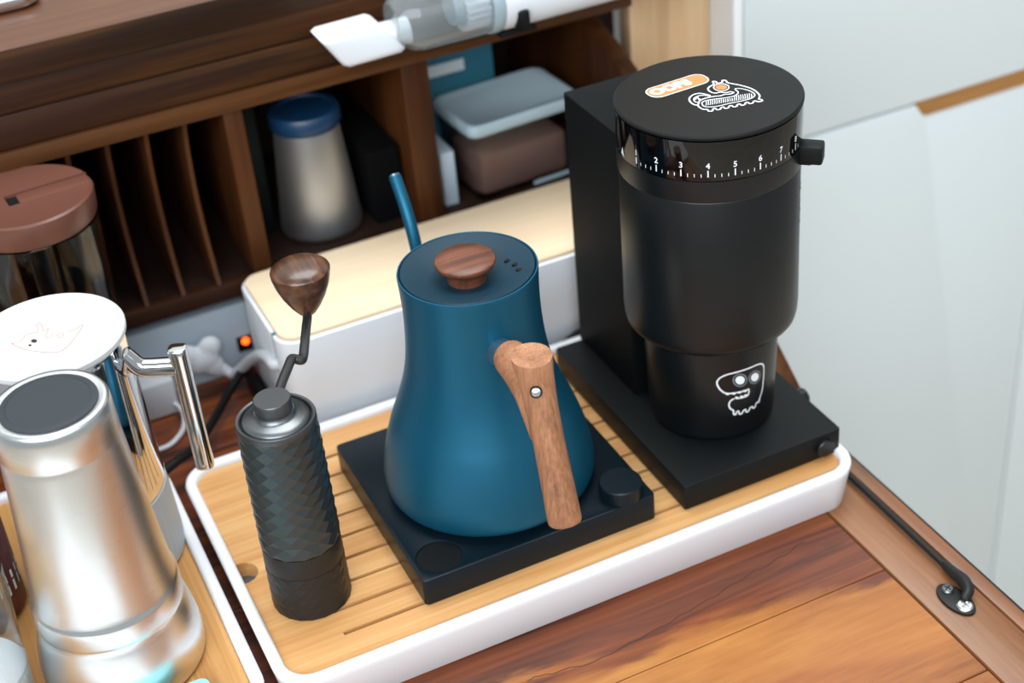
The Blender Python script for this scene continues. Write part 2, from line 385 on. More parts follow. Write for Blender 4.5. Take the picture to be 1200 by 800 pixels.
# hutch boards
XL = -.42
finish(bx(XL, .345, YH-.0042, YH-.0026, .2625, .2848), 'edging', 'hutch', desk, bevel=.0004)
tp = finish(bx(XL, .345, YH-.0025, .60, .2625, .2850), 'top_board', 'hutch_top', desk, bevel=.0015)
finish(bx(XL, .345, YH+.001, .3635, .2390, .2622), 'fascia', 'hutch', desk, bevel=.0008)
finish(bx(XL, .345, YH-.0005, .3635, .2140, .2386), 'fascia', 'hutch', desk, bevel=.0012)
finish(bx(XL, .345, YH-.003, .3635, .1990, .2128), 'lip_rail', 'hutch_lip', desk, bevel=.0015)
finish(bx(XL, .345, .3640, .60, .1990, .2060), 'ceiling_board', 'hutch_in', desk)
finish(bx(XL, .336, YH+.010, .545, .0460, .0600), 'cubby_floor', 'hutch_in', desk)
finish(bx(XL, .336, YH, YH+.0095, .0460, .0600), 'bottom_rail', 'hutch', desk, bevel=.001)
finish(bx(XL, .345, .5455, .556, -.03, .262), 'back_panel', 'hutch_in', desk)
def divider_poly():
    P = [(YH+.002+.016*sin(pi*t)**.8, .0602+(.1988-.0602)*t) for t in [i/14 for i in range(15)]]
    return P+[(.545, .1988), (.545, .0602)]
for x in (-.1350, -.1068, -.0785, -.0500, -.0215, -.163, -.191, -.22):
    finish(prism(divider_poly(), 0, x-.0016, x+.0016), 'divider', 'hutch_v', desk)
for x0, x1 in ((.0070, .0215), (.1470, .1690)):
    finish(bx(x0, x1, YH+.001, .545, .0602, .1988), 'upright', 'hutch_v', desk, bevel=.001)
P = [(.046, DZ+.001), (.083, -.008), (.113, .014), (.215, .088), (.316, .158), (.345, .170), (.375, .178), (.41, .186), (.43, .1985), (.545, .1985), (.545, DZ+.001)]
finish(prism(P, 0, .3195, .3335), 'side_panel', 'hutch_v', desk, bevel=.001)['label'] = 'end panel with a sloping front edge'

# ------------------------------------------------------------------ kitchen cabinet on the right
cab = thing('kitchen_cabinet', (.45, .36, -.78), 'pale grey-white handleless kitchen cabinet with wood-lined pull, right of the desk', 'cabinet')
YC = .345
finish(bx(.4505, 1.7, YC+.021, .93, -.78, .62), 'body', 'cab_edge', cab)
finish(bx(.4415, .4500, YC+.002, .93, -.78, .62), 'end_panel', 'cab_edge', cab)
finish(bx(.4510, 1.7, YC, YC+.020, .0335, .60), 'drawer_front', 'cab', cab, bevel=.001)
poly = [(.4510, -.76), (.7960, -.76), (.7960, .0145), (.6500, .0145), (.6440, .0175), (.6350, .0305), (.4510, .0305)]
d1 = finish(prism(poly, 1, YC, YC+.020), 'door', 'cab', cab, bevel=.0008)
poly = [(.7985, -.76), (1.15, -.76), (1.15, .0305), (.955, .0305), (.946, .0175), (.940, .0145), (.7985, .0145)]
d2 = finish(prism(poly, 1, YC, YC+.020), 'door', 'cab', cab, bevel=.0008)
finish(bx(.632, .796, YC+.0045, YC+.0202, .0140, .0330), 'finger_pull', 'cut_wood', d1)['label'] = 'wood-lined finger pull'
finish(bx(.7985, .96, YC+.0045, YC+.0202, .0140, .0330), 'finger_pull', 'cut_wood', d2)
# plywood board between desk and cabinet
o = finish(bx(.3640, .4410, .384, .402, -.78, .62), 'plywood_panel', 'beige', None, bevel=.001, loc=(.40, .39, -.78))
tagt(o, 'pale plywood upright panel between the dark hutch and the white cabinet', 'panel')
o = finish(bx(.3380, .3625, .410, .600, -.78, .62), 'gap_shade_board', 'hutch_in', None, loc=(.35, .5, -.78))  # dark filler stands in for the shadow in this gap
tagt(o, 'dark filler added for the shadow in the gap right of the hutch', 'board')

# ------------------------------------------------------------------ serving trays
def ring_tray(name, x0, x1, y0, y1, label, bmat, slots, group):
    t = thing(name, ((x0+x1)/2, (y0+y1)/2, DZ), label, 'tray')
    R = .024
    def q(ins, z): return [(x, y, z) for x, y in rrect(x0+ins, x1-ins, y0+ins, y1-ins, max(R-ins, .004))]
    bm = BM()
    loft(bm, [q(.0065, DZ+.0002), q(.0050, DZ+.0015), q(.0012, -.002), q(.0004, .0018), q(.0010, .0040), q(.0028, .0048), q(.0058, .0048), q(.0078, .0038), q(.0085, .001), q(.0092, -.016), q(.012, -.018)])
    finish(bm, 'tray_body', 'tray_white', t, ang=60)
    ins = .0088; bx0, bx1, by0, by1 = x0+ins, x1-ins, y0+ins, y1-ins
    if slots:
        sx0, sx1, sy = slots
        q2 = rrect(bx0, bx1, by0, by1, R-ins)
        bm = BM(); loft(bm, [[(x, y, -.0115) for x, y in q2], [(x, y, 0) for x, y in q2]])
        hole = lt([(.0105, -.03), (.0105, .02)], -.0935, .0895, 32)
        bm = boolean(bm, [bx(sx0, sx1, sy[0]-.0015, sy[-1]+.0015, -.03, .02), hole])
        board = finish(bm, 'bamboo_board', bmat, t)
        for a, b in zip(sy, sy[1:]):
            finish(bx(sx0-.0004, sx1+.0004, a+.0015, b-.0015, -.0110, -.00002), 'slat', bmat, board)
    else:
        finish(slab(bx0, bx1, by0, by1, R-ins, -.0115, 0), 'bamboo_board', bmat, t, bevel=.0005, seg=1)
    return t
sl = [.0042+.0215*k for k in range(9)]
ring_tray('serving_tray', -.1035, .3103, -.0295, .2135, 'white tray with slatted bamboo board under the blue kettle and the black mill', 'bamboo', (-.054, .262, sl), None)
ring_tray('serving_tray', -.4200, -.1092, -.0300, .2560, 'white tray with plain bamboo board under the steel tumbler and the white-lidded jug', 'bamboo_y', None, None)

# ------------------------------------------------------------------ electric kettle
KX, KY = .0804, .0743
base = thing('heating_stand', (.0825, .0800, 0), 'square dark navy heating stand with dial under the blue kettle', 'hot plate')
bm = slab(0, .165, 0, .1605, .003, .0004, .0203, 5)
bm = boolean(bm, [lt([(.0148, .0188), (.0148, .03)], .0182, .0175, 48)])
finish(bm, 'body', 'blue_base', base, bevel=.0008)
finish(lt([(0, .0186), (.0146, .0186), (.0146, .0192), (0, .0192)], .0182, .0175, 48), 'display', 'black_dark', base)['label'] = 'round recessed dark display'
finish(lt([(0, .0203), (.0142, .0203), (.0142, .0300), (.0134, .0310), (0, .0310)], .1462, .0128, 48), 'dial', 'blue_base', base)['label'] = 'round control dial'
finish(lt([(0, .0203), (.056, .0203), (.056, .0212), (0, .0212)], KX, KY, 64), 'heating_plate', 'black_deep', base)
ket = thing('kettle', (KX, KY, .0213), 'deep blue gooseneck kettle with walnut knob and handle', 'kettle')
prof = [(.0640, .0225), (.0690, .0265), (.0700, .0330), (.0692, .0430), (.0660, .0580), (.0610, .0740), (.0555, .0880), (.0505, .1020), (.0468, .1160), (.0446, .1300), (.0434, .1450), (.0430, .1600), (.0433, .1730), (.0438, .1832)]
pp = smooth_prof(prof, 5)
bm = lt([(0, .0214), (.062, .0214)]+pp+[(.0436, .1839), (.0428, .1839), (.0424, .1830), (.0424, .1735), (0, .1735)], KX, KY, 96)
finish(bm, 'body', 'blue', ket, ang=50)
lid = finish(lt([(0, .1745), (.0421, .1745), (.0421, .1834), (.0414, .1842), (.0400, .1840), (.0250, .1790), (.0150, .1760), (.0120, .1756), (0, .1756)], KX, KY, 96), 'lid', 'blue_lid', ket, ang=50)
bm = lt([(0, .1750), (.0124, .1752), (.0117, .1800), (.0122, .1838), (.0170, .1852), (.0187, .1868), (.0190, .1890), (.0184, .1898), (.010, .1903), (0, .1904)], KX-.0005, KY+.001, 64)
finish(bm, 'knob', 'walnut_knob', lid, ang=60)
for x, y in ((.1080, .0745), (.1095, .0660), (.1085, .0580)):
    a = math.atan2(y-KY, x-KX); r = math.hypot(x-KX, y-KY); zt = .1790+(r-.025)*.333+.0003
    bm = BM(); loft(bm, [[(x+u*cos(a)-v*sin(a), y+u*sin(a)+v*cos(a), z) for u, v in ell(0, 0, .0028, .0015, 16)] for z in (zt-.002, zt)])
    finish(bm, 'steam_vent', 'black_deep', lid)
az = rad(-91); ca_, sa_ = cos(az), sin(az)
def K(r, z, off=0): return (KX+r*ca_-off*sa_, KY+r*sa_+off*ca_, z)
sp = [K(-.052, .060), K(-.070, .063), K(-.086, .078), K(-.094, .100), K(-.0945, .125), K(-.098, .150), K(-.108, .172), K(-.1235, .1905)]
sp = curve(sp, 6); n = len(sp)
finish(tb(sp, [.0095-.0052*min(1, i/(n*.55)) for i in range(n)], 18), 'spout', 'blue', ket, ang=60)
e0, e1 = Vector(K(-.1230, .1899)), Vector(K(-.1245, .1917))
finish(tb([e0, e1], .0036, 18), 'spout_tip', 'blue_rim', ket)
finish(tb([K(.036, .1445), K(.060, .1520)], .0092, 28), 'handle_mount', 'blue_rim', ket)
bm = BM()
def ax(t): return K(.0915+(.1215-.0915)*t, .1745+(.0705-.1745)*t)
ts = [0, .02, .06, .12, .2, .3, .45, .6, .75, .9, .99, 1]
ts[0] = -.12; ts[1] = -.05
tube(bm, [ax(t) for t in ts], [.0126, .0124, .0118, .0108, .0102, .0096, .0094, .0096, .0099, .0103, .0104, .0096], 28)
tube(bm, [K(.0565, .1505), K(.0585, .1515), K(.066, .1525), K(.076, .1500), K(.088, .1440), K(.097, .132), K(.102, .122)], [.0095, .0112, .0116, .0112, .0105, .0098, .0088], 24)
bm = remesh(bm, .0008, 3)
nrm = (Vector(ax(-.1))-Vector(ax(.5))).normalized(); nrm = (nrm+Vector((ca_, sa_, 0))*.30).normalized()
rs = bmesh.ops.bisect_plane(bm, geom=bm.verts[:]+bm.edges[:]+bm.faces[:], plane_co=Vector(ax(.012)), plane_no=nrm, clear_outer=True)
bmesh.ops.contextual_create(bm, geom=[e for e in rs['geom_cut'] if isinstance(e, bmesh.types.BMEdge)])
hd = finish(bm, 'handle', 'walnut_handle', ket, ang=50)
# screw in the handle (faces the camera side)
cdir = (cam.location-Vector(ax(.21))).normalized(); side = Vector((cdir.x, cdir.y, cdir.z*.6)).normalized()
sc = Vector(ax(.195))+Vector((-sa_, ca_, 0))*-.0014
xf = Matrix.Translation(sc) @ side.to_track_quat('Z', 'Y').to_matrix().to_4x4()
finish(lt([(0, 0), (.0036, 0), (.0036, .0111), (0, .0111)], n=24, xf=xf), 'screw_socket', 'black_deep', hd)
finish(lt([(0, 0), (.0026, 0), (.0026, .0113), (.0018, .0118), (0, .0118)], n=24, xf=xf), 'screw', 'steel', hd)

# ------------------------------------------------------------------ electric coffee mill
MX, MY = .2466, .0644
mill = thing('coffee_mill', (MX, .09, 0), 'tall black electric coffee mill with numbered dial ring and stickers', 'coffee mill')
finish(slab(.1845, .3068, -.0040, .1852, .002, .0010, .0206, 4), 'base', 'black', mill, bevel=.0008)
finish(slab(.2063, .2870, .1018, .1880, .002, .0206, .2225, 4), 'tower', 'black_tower', mill, bevel=.0008)
bm = BM(); lathe(bm, [(0, 0), (.0068, 0), (.0068, .0030), (.0060, .0038), (0, .0038)], n=32, xf=Matrix.Translation((.2935, -.0036, .0100)) @ Matrix.Rotation(rad(90), 4, 'X'))
finish(bm, 'power_button', 'black_body', mill)
bm = BM(); lathe(bm, [(0, 0), (.0068, 0), (.0068, .0060), (.0058, .0072), (0, .0072)], n=32, xf=Matrix.Translation((.3066, .048, .0120)) @ Matrix.Rotation(rad(90), 4, 'Y'))
finish(bm, 'side_button', 'black_body', mill)
body = finish(lt([(0, .0985), (.0480, .0985), (.0540, .0995), (.0565, .1020), (.0573, .1060), (.0577, .1120), (.0572, .2125), (.0566, .2136), (0, .2136)], MX, MY, 96), 'body', 'black_body', mill, ang=50)
finish(lt([(0, .2138), (.0577, .2140), (.0579, .2150), (.0579, .2284), (0, .2284)], MX, MY, 96), 'collar', 'black_body', mill, ang=40)
ring = finish(lt([(0, .2288), (.0578, .2288), (.0580, .2296), (.0580, .2548), (0, .2548)], MX, MY, 128), 'dial_ring', 'black_gloss', mill, ang=40)
ring['label'] = 'glossy ring with white numbers and ticks'
finish(lt([(0, .2552), (.0566, .2552), (.0584, .2560), (.0584, .2574), (.0574, .2583), (0, .2583)], MX, MY, 128), 'lid', 'black', mill, ang=30)
cup = finish(lt([(0, .0210), (.0395, .0210), (.0415, .0218), (.0428, .0250), (.0452, .0900), (.0440, .0983), (0, .0983)], MX, MY, 96), 'dosing_cup', 'black_body', mill, ang=50)
RR = .05825
def cyl(R): return lambda a0, z0: (lambda u, v: (MX+R*cos(rad(a0)+u/R), MY+R*sin(rad(a0)+u/R), z0+v))
cy = cyl(RR)
bm = BM()
for k in range(1, 9):
    a0 = -169.6+16*(k-1)
    add_bm(bm, text_bm(str(k), .0052, cy(a0, .2393), .0001))
    f = cy(a0, .2342); ribbon(bm, [(0, -.0022), (0, .0022)], .0008, f)
    for j in (1, 2, 3):
        f = cy(a0+4*j, .2330)
        if a0+4*j < -50: ribbon(bm, [(0, -.0011), (0, .0011)], .00045, f)
f = cy(174.5, .2335); bm.faces.new([bm.verts.new(f(*p)) for p in ((-.0022, -.0018), (.0022, -.0030), (.0002, .0032))])
finish(bm, 'scale_marks', 'ink_white', ring)['label'] = 'white numbers 1 to 8 with tick marks'
# lever
lv = BM(); box(lv, .0560, .0655, -.0058, .0058, .2165, .2268)
box(lv, .0560, .0715, -.0060, .0060, .2172, .2300)
bmesh.ops.transform(lv, matrix=Matrix.Translation((MX, MY, 0)) @ Matrix.Rotation(rad(-43), 4, 'Z'), verts=lv.verts)
finish(lv, 'lever', 'black', mill, bevel=.0018)
# stickers on the lid
ZL = .25842
def L_(x, y): return (MX+x, MY+y, ZL)
def Lh(x, y): return (MX+x, MY+y, ZL+.00012)
def Lhh(x, y): return (MX+x, MY+y, ZL+.00024)
# orange lozenge, axis from (-.0290,.0225) to (.0088,.0170)+...
c0 = Vector((-.0095, .0210)); dirv = Vector((.0395, .0020)).normalized(); ang0 = math.atan2(dirv.y, dirv.x)
def loz(hl, hw): 
    q = rrect(-hl, hl, -hw, hw, hw*.85, 8); return [tuple(c0+Vector((x*cos(ang0)-y*sin(ang0), x*sin(ang0)+y*cos(ang0)))) for x, y in q]
bm = BM(); blob(bm, loz(.0215, .0078), L_); s1 = finish(bm, 'sticker', 'ink_white', mill); s1['label'] = 'orange lozenge sticker reading OOPS'
bm = BM(); blob(bm, loz(.0207, .0070), Lh); finish(bm, 'sticker_field', 'ink_orange', s1)
bm = text_bm('OOPS', .0108, lambda x, y: Lhh(c0.x-.005+x*cos(ang0)-y*sin(ang0), c0.y+x*sin(ang0)+y*cos(ang0)-.0003), .0007)
finish(bm, 'lettering', 'ink_white', s1)
# line drawing sticker: small spiny creature
def PX(x, y):   # crop coordinates of the drawing -> lid plane (affine fit)
    u, v = (x-820)/1000, (y-240)/1000
    return (.0079+.0495*u-.0475*v*0+.0*v + AX*v, -.0060-.0390*u + AY*v)
AX, AY = -.0260+.0, .0
def solve_aff(S_, D_):
    import itertools
    # least squares 3x2
    A = [[x, y, 1] for x, y in S_]; ATA = Matrix([[sum(a[i]*a[j] for a in A) for j in range(3)] for i in range(3)]); inv = ATA.inverted()
    r = []
    for c in (0, 1):
        b = Vector([sum(a[i]*d[c] for a, d in zip(A, D_)) for i in range(3)]); r.append(inv @ b)
    return lambda x, y: (r[0][0]*x+r[0][1]*y+r[0][2], r[1][0]*x+r[1][1]*y+r[1][2])
PX = solve_aff([(505, 270), (650, 365), (860, 350), (1130, 290), (1080, 190), (820, 105), (715, 115), (670, 185), (900, 215), (620, 310), (790, 170)],
               [(-.0132, .0008), (-.0127, -.0177), (.0003, -.0238), (.0204, -.0265), (.0261, -.0111), (.0187, .0111), (.0118, .0139), (.0033, .0059), (.0138, -.0074), (-.0099, -.0091), (.0114, .0032)])
def draw(bm, pts, w, f=None, closed=False, k=5): ribbon(bm, spl([PX(*p) for p in pts], k, closed), w, f or L_, closed)
bm = BM()
draw(bm, [(668, 235), (600, 222), (540, 235), (508, 268), (520, 300), (556, 322), (585, 325), (592, 338), (630, 360), (668, 362), (680, 376), (712, 374), (718, 358), (738, 352), (752, 364), (780, 360), (788, 346), (806, 340), (822, 352), (850, 348), (858, 334), (880, 328), (896, 340), (924, 334), (930, 320), (950, 314), (966, 326), (994, 320), (1000, 306), (1020, 300), (1036, 312), (1064, 306), (1072, 292), (1092, 288), (1110, 296), (1146, 288), (1140, 276), (1118, 272), (1126, 240), (1090, 200), (1030, 170), (940, 146), (850, 128), (830, 108), (800, 106), (796, 124), (754, 132), (742, 118), (714, 116), (722, 140), (684, 164), (672, 188), (700, 212), (740, 220), (780, 212), (830, 216), (868, 208), (904, 214)], .0011)
draw(bm, [(904, 214), (870, 228), (820, 232), (780, 244), (720, 250), (640, 268), (600, 290), (588, 320)], .0010)
draw(bm, [(668, 235), (690, 240), (686, 246), (640, 240), (590, 244), (548, 268), (560, 296), (590, 300)], .0008)
draw(bm, [(620, 312), (640, 290), (720, 274), (820, 262), (900, 246), (940, 216), (912, 184), (960, 180), (1040, 200), (1084, 232), (1060, 262), (980, 286), (860, 310), (740, 336), (650, 338)], .0008, closed=True)
for i in range(22):     # hatching inside the body
    x = 655+i*19
    t = 278-(x-655)*.085 if x < 900 else 238-(x-900)*.16; b = 334-(x-655)*.16
    if x > 900: t = max(t, 196+(x-960)*.25)
    draw(bm, [(x, t+6), (x+4, (t+b)/2), (x, b-6)], .0005, k=2)
for dx, dy in ((560, 270), (580, 260), (596, 275)): blob(bm, [PX(dx+x, dy+y) for x, y in ell(0, 0, 12, 8, 10)], L_)
draw(bm, ell(790, 170, 68, 32, 18), .0008, Lh, True, 2)
s2 = finish(bm, 'sticker', 'ink_white', mill); s2['label'] = 'white line drawing of a little creature with an orange eye'
bm = BM(); blob(bm, [PX(*p) for p in ell(790, 170, 52, 23, 18)], Lh); finish(bm, 'eye', 'ink_orange', s2)
# doodle on the cup: outline in (azimuth, z) terms, read around the cup
def cu(a, z):
    r = .0428+(z-.025)*(.0024/.065)+.00025
    return (MX+r*cos(a), MY+r*sin(a), z)
G = solve_aff([(190, 350), (600, 140), (660, 180), (640, 520), (420, 660), (300, 570), (490, 395), (280, 450)],
              [(rad(-115.3), .0704), (rad(-77.5), .078), (rad(-69.9), .0718), (rad(-72.1), .0457), (rad(-95.6), .0427), (rad(-106.2), .052), (rad(-89), .062), (rad(-107.9), .0618)])
def cr(bm, pts, w, closed=False, k=5):
    P = [(G(*p)[0]*.0438, G(*p)[1]) for p in pts]
    ribbon(bm, spl(P, k, closed), w, lambda u, v: cu(u/.0438, v), closed)
bm = BM()
cr(bm, [(255, 442), (215, 410), (190, 350), (215, 290), (280, 240), (380, 200), (480, 165), (560, 140), (620, 135), (655, 155), (668, 200), (672, 300), (664, 420), (640, 500), (628, 525), (632, 546), (604, 552), (590, 560), (580, 600), (556, 606), (546, 590), (520, 600), (500, 640), (478, 638), (470, 615), (448, 628), (428, 662), (406, 658), (398, 632), (382, 640), (368, 672), (350, 662), (348, 630), (316, 606), (304, 570), (316, 525), (350, 495)], .0011)
cr(bm, [(250, 440), (285, 446), (340, 436), (400, 420), (460, 404), (490, 392), (496, 420), (488, 456), (450, 476), (400, 488), (365, 492)], .0011)
for x, y in ((285, 450), (342, 440), (400, 424), (455, 408), (375, 484), (425, 472), (466, 458)):
    bm.faces.new([bm.verts.new(cu(*G(x+p, y+q))) for p, q in ell(0, 0, 20, 13, 10)])
s3 = finish(bm, 'sticker', 'ink_white', cup); s3['label'] = 'white outline drawing with two round eyes and small teeth'
bm = BM()
for x, y in ((400, 292), (556, 268)):
    cr(bm, ell(x, y, 66, 66, 20), .0009, True, 2)
finish(bm, 'eye_ring', 'ink_grey', cup)
bm = BM()
for x, y in ((400, 292), (556, 268)):
    bm.faces.new([bm.verts.new(cu(*G(x+p, y+q))) for p, q in ell(0, 0, 46, 46, 20)])
finish(bm, 'eye', 'ink_white', cup)
# sticker seen edge-on at the right of the body
bm = BM(); f2 = cyl(.05765)(-34, .19)
for w_, P in ((.0014, [(-.006, .019), (0, .021), (.004, .016), (-.002, .011), (-.007, .008), (-.002, .004), (.003, .007)]), (.0014, [(-.004, -.001), (-.008, -.006), (-.003, -.011), (-.007, -.017), (.002, -.020)])):
    ribbon(bm, spl(P, 5), w_, f2)
finish(bm, 'sticker', 'ink_grey', body)['label'] = 'pale line sticker on the right side'

# ------------------------------------------------------------------ hand grinder
HX, HY = -.0593, .0485
hg = thing('hand_grinder', (HX, HY, 0), 'dark grey faceted hand coffee grinder with wooden crank knob', 'hand grinder')
def lattice(z0, z1, rows, n, r0, r1, amp, cap=.0006):
    bm = BM(); R = []
    for k in range(rows+1):
        z = z0+(z1-z0)*k/rows; r = r0+(r1-r0)*k/rows+(amp if k % 2 else -amp); off = .5*(k % 2)
        if k in (0, rows): r = r0+(r1-r0)*k/rows
        R.append([bm.verts.new((HX+r*cos(2*pi*(i+off)/n), HY+r*sin(2*pi*(i+off)/n), z)) for i in range(n)])
    for k in range(rows):
        a, b = R[k], R[k+1]
        for i in range(n):
            j = (i+1) % n
            if k % 2 == 0: bm.faces.new((a[i], a[j], b[i])); bm.faces.new((a[j], b[j], b[i]))
            else: bm.faces.new((a[i], b[j], b[i])); bm.faces.new((a[i], a[j], b[j]))
    bm.faces.new(R[0]); bm.faces.new(R[-1]); bmesh.ops.recalc_face_normals(bm, faces=bm.faces[:]); return bm
finish(lattice(.0006, .0335, 8, 20, .0254, .0250, .00012), 'catch_cup', 'gun_d', hg, flat=True, ang=0)
finish(lt([(0, .0338), (.0248, .0338), (.0250, .0345), (.0247, .0490), (0, .0492)], HX, HY, 64), 'band', 'gun_d', hg)
finish(lattice(.0494, .1375, 19, 14, .0250, .0242, .00030), 'barrel', 'gun', hg, flat=True, ang=0)
finish(lt([(.0200, .1365), (.0238, .1368), (.0240, .1378), (.0240, .1408), (.0235, .1416), (.0220, .1416), (.0214, .1410), (.0213, .1372), (.0200, .1370)], HX, HY, 64, cap=False), 'top_rim', 'gun_m', hg, ang=50)
finish(lt([(0, .1374), (.0206, .1374), (.0206, .1396), (.0198, .1412), (.0170, .1426), (.0138, .1436), (.0124, .1446), (.0118, .1466), (0, .1466)], HX, HY, 64), 'top_cap', 'gun_l', hg, ang=50)
finish(lt([(0, .1464), (.0112, .1464), (.0113, .1542), (.0107, .1550), (0, .1550)], HX, HY, 48), 'hub', 'gun_m', hg, ang=40)
b1 = Vector((-.0333, .0933, .1475)); b2 = Vector((-.0272, .0925, .1435)); b3 = Vector((-.0105, .1290, .1480)); b4 = Vector((-.0090, .1325, .1510))
arm = [Vector((HX+.004, HY+.004, .1500)), Vector((-.0485, .0673, .1490)), b1-Vector((.003, .006, -.0003)), b1, b2+Vector((-.002, -.0005, .001)), b2, b2+Vector((.0025, .0045, 0)), b3-Vector((.003, .006, .001)), b3, b4, b4+Vector((.0002, .0008, .006))]
A2 = []
for a, b in zip(arm, arm[1:]): A2 += [a.lerp(b, t) for t in (0, .34, .67)]
A2.append(arm[-1])
for _ in range(2): A2 = [A2[0]]+[(A2[i-1]+A2[i]*2+A2[i+1])/4 for i in range(1, len(A2)-1)]+[A2[-1]]
finish(tb(A2, .0030, 16), 'crank_arm', 'gun_m', hg, ang=60)
kp = [(0, .1485), (.0040, .1487), (.0062, .1508), (.0100, .1562), (.0142, .1640), (.0172, .1716), (.0187, .1780), (.0190, .1812), (.0186, .1820), (.0150, .1846), (.0100, .1864), (.0050, .1872), (0, .1874)]
finish(lt(kp, -.0086, .1335, 64), 'crank_knob', 'walnut_dark', hg, ang=28)

# ------------------------------------------------------------------ cable box behind
cb = thing('cable_box', (.13, .28, DZ), 'long white cable box with bamboo lid behind the kettle', 'storage box')
X0, X1, Y0, Y1, ZT = -.0115, .312, .2225, .3300, .0700
q = rrect(X0, X1, Y0, Y1, .016)
bm = BM(); loft(bm, [[(x, y, z) for x, y in q] for z in (DZ+.0005, ZT)])
bm2 = boolean(bm, [bx(X0-.01, X0+.004, .2420, .2470, DZ+.02, ZT+.01)])
finish(bm2, 'body', 'white', cb, bevel=.001)
finish(bx(X0+.0008, X0+.0060, .2410, .2480, DZ+.018, ZT-.001), 'cable_slot', 'teal', cb)
q = rrect(X0+.003, X1-.003, Y0+.003, Y1-.003, .013)
bm = BM(); loft(bm, [[(x, y, z) for x, y in q] for z in (ZT, ZT+.0035)])
finish(bm, 'lid', 'bamboo_pale', cb, bevel=.001)

# ------------------------------------------------------------------ steel tumbler, upside down, front left
TX, TY = -.1790, .0535
tm = thing('tumbler', (TX, TY, 0), 'upturned brushed steel tumbler in the left foreground', 'tumbler')
pf = [(.0480, .0010), (.0492, .004), (.0495, .012), (.0488, .0220), (.0470, .0320), (.0452, .0400), (.0442, .0440), (.0438, .0470), (.0440, .0490), (.0438, .0600), (.0425, .0640), (.0408, .0760), (.0388, .1000), (.0368, .1260), (.0350, .1520), (.0338, .1700)]
bm = lt([(0, .0008)]+smooth_prof(pf, 3)+[(.0336, .1712), (.0339, .1722), (.0332, .1880), (.0328, .1930), (.0316, .1950), (.0296, .1952), (.0276, .1944), (0, .1944)], TX, TY, 96)
finish(bm, 'body', 'steel', tm, ang=60)
finish(lt([(0, .1945), (.0272, .1945), (.0270, .1952), (.0235, .1956), (.0232, .1953), (0, .1953)], TX, TY, 64), 'rubber_pad', 'rubber', tm, ang=20)['label'] = 'round dark rubber pad'

# ------------------------------------------------------------------ glass jug with white lid
JX, JY = -.1645, .1530
jg = thing('jug', (JX, JY, 0), 'chrome jug with flat white lid, loop handle and ribbed grey foot', 'jug')
finish(lt([(0, .058), (.0462, .058), (.0466, .062), (.0458, .110), (.0452, .1680), (.0440, .1725), (0, .1725)], JX, JY, 96), 'body', 'chrome', jg, ang=50)
bm = BM(); n = 120; rings = []
for z, r in ((.0008, .0475), (.002, .0484), (.010, .0485), (.052, .0470), (.056, .0468), (.058, .0440)):
    rings.append([(JX+(r+(.00045 if i % 2 and .004 < z < .054 else 0))*cos(2*pi*i/n), JY+(r+(.00045 if i % 2 and .004 < z < .054 else 0))*sin(2*pi*i/n), z) for i in range(n)])
loft(bm, rings); finish(bm, 'ribbed_foot', 'grey_rib', jg, ang=12)
jl = finish(lt([(0, .1728), (.0462, .1728), (.0470, .1740), (.0470, .1768), (.0462, .1778), (0, .1780)], JX, JY, 96), 'lid', 'jug_white', jg, ang=30)
a = rad(-26)
def J(r, z, o=0): return (JX+r*cos(a)-o*sin(a), JY+r*sin(a)+o*cos(a), z)
finish(tb(curve([J(.0430, .1600), J(.0460, .1560), J(.0500, .1510), J(.0550, .1490), J(.0740, .1490)], 5), .0060, 24), 'handle_stem', 'chrome', jg, ang=60)
bm = BM()
secs = []
for z in (.0700, .0705, .0720, .0760, .1580, .1612, .1622, .1626):
    w = .0082 if z < .0702 or z > .1624 else (.0100 if z < .071 or z > .1618 else .0112); t = .0048 if w < .009 else .0056
    secs.append([J(.0765+t*math.copysign(abs(cos(p))**.6, cos(p)), z, w*.50*math.copysign(abs(sin(p))**.6, sin(p))) for p in [2*pi*i/20 for i in range(20)]])
loft(bm, secs); finish(bm, 'handle_grip', 'chrome', jg, ang=50)
# faint drawing on the lid
lid_fit = solve_aff([(0, 0), (617, 0), (617, 230)], [(0, 0), (1, 0), (1, 1)])
def inv_px(u, v, z):
    f_ = 1816.16; Mr = cam.rotation_euler.to_matrix(); d = Mr @ Vector(((u-600)/f_, -(v-400)/f_, -1)); t = (z-cam.location.z)/d.z
    return cam.location+d*t
def JL(x, y): p = inv_px(x/4.21, 330+y/4.21, .1781); return (p.x, p.y)
f_l = lambda x, y: (x, y, .17815)
bm = BM()
for P in ([(55, 305), (90, 320), (130, 335), (200, 345), (290, 345), (350, 300), (410, 212), (370, 235), (330, 245)], [(55, 305), (100, 295), (130, 260), (185, 245), (180, 205), (205, 210), (215, 245), (240, 230), (225, 270), (250, 275), (260, 250)], [(275, 270), (295, 250), (315, 262), (300, 278), (285, 268)]):
    ribbon(bm, spl([JL(*p) for p in P], 4), .0005, f_l)
dw = finish(bm, 'lid_drawing', 'ink_pink', jl); dw['label'] = 'faint pink line drawing with two black dots'
bm = BM()
for x, y, r in ((168, 292, 15), (148, 313, 8)): blob(bm, [JL(x+p, y+q) for p, q in ell(0, 0, r, r*.6, 14)], f_l)
finish(bm, 'dot', 'ink_dark', jl)

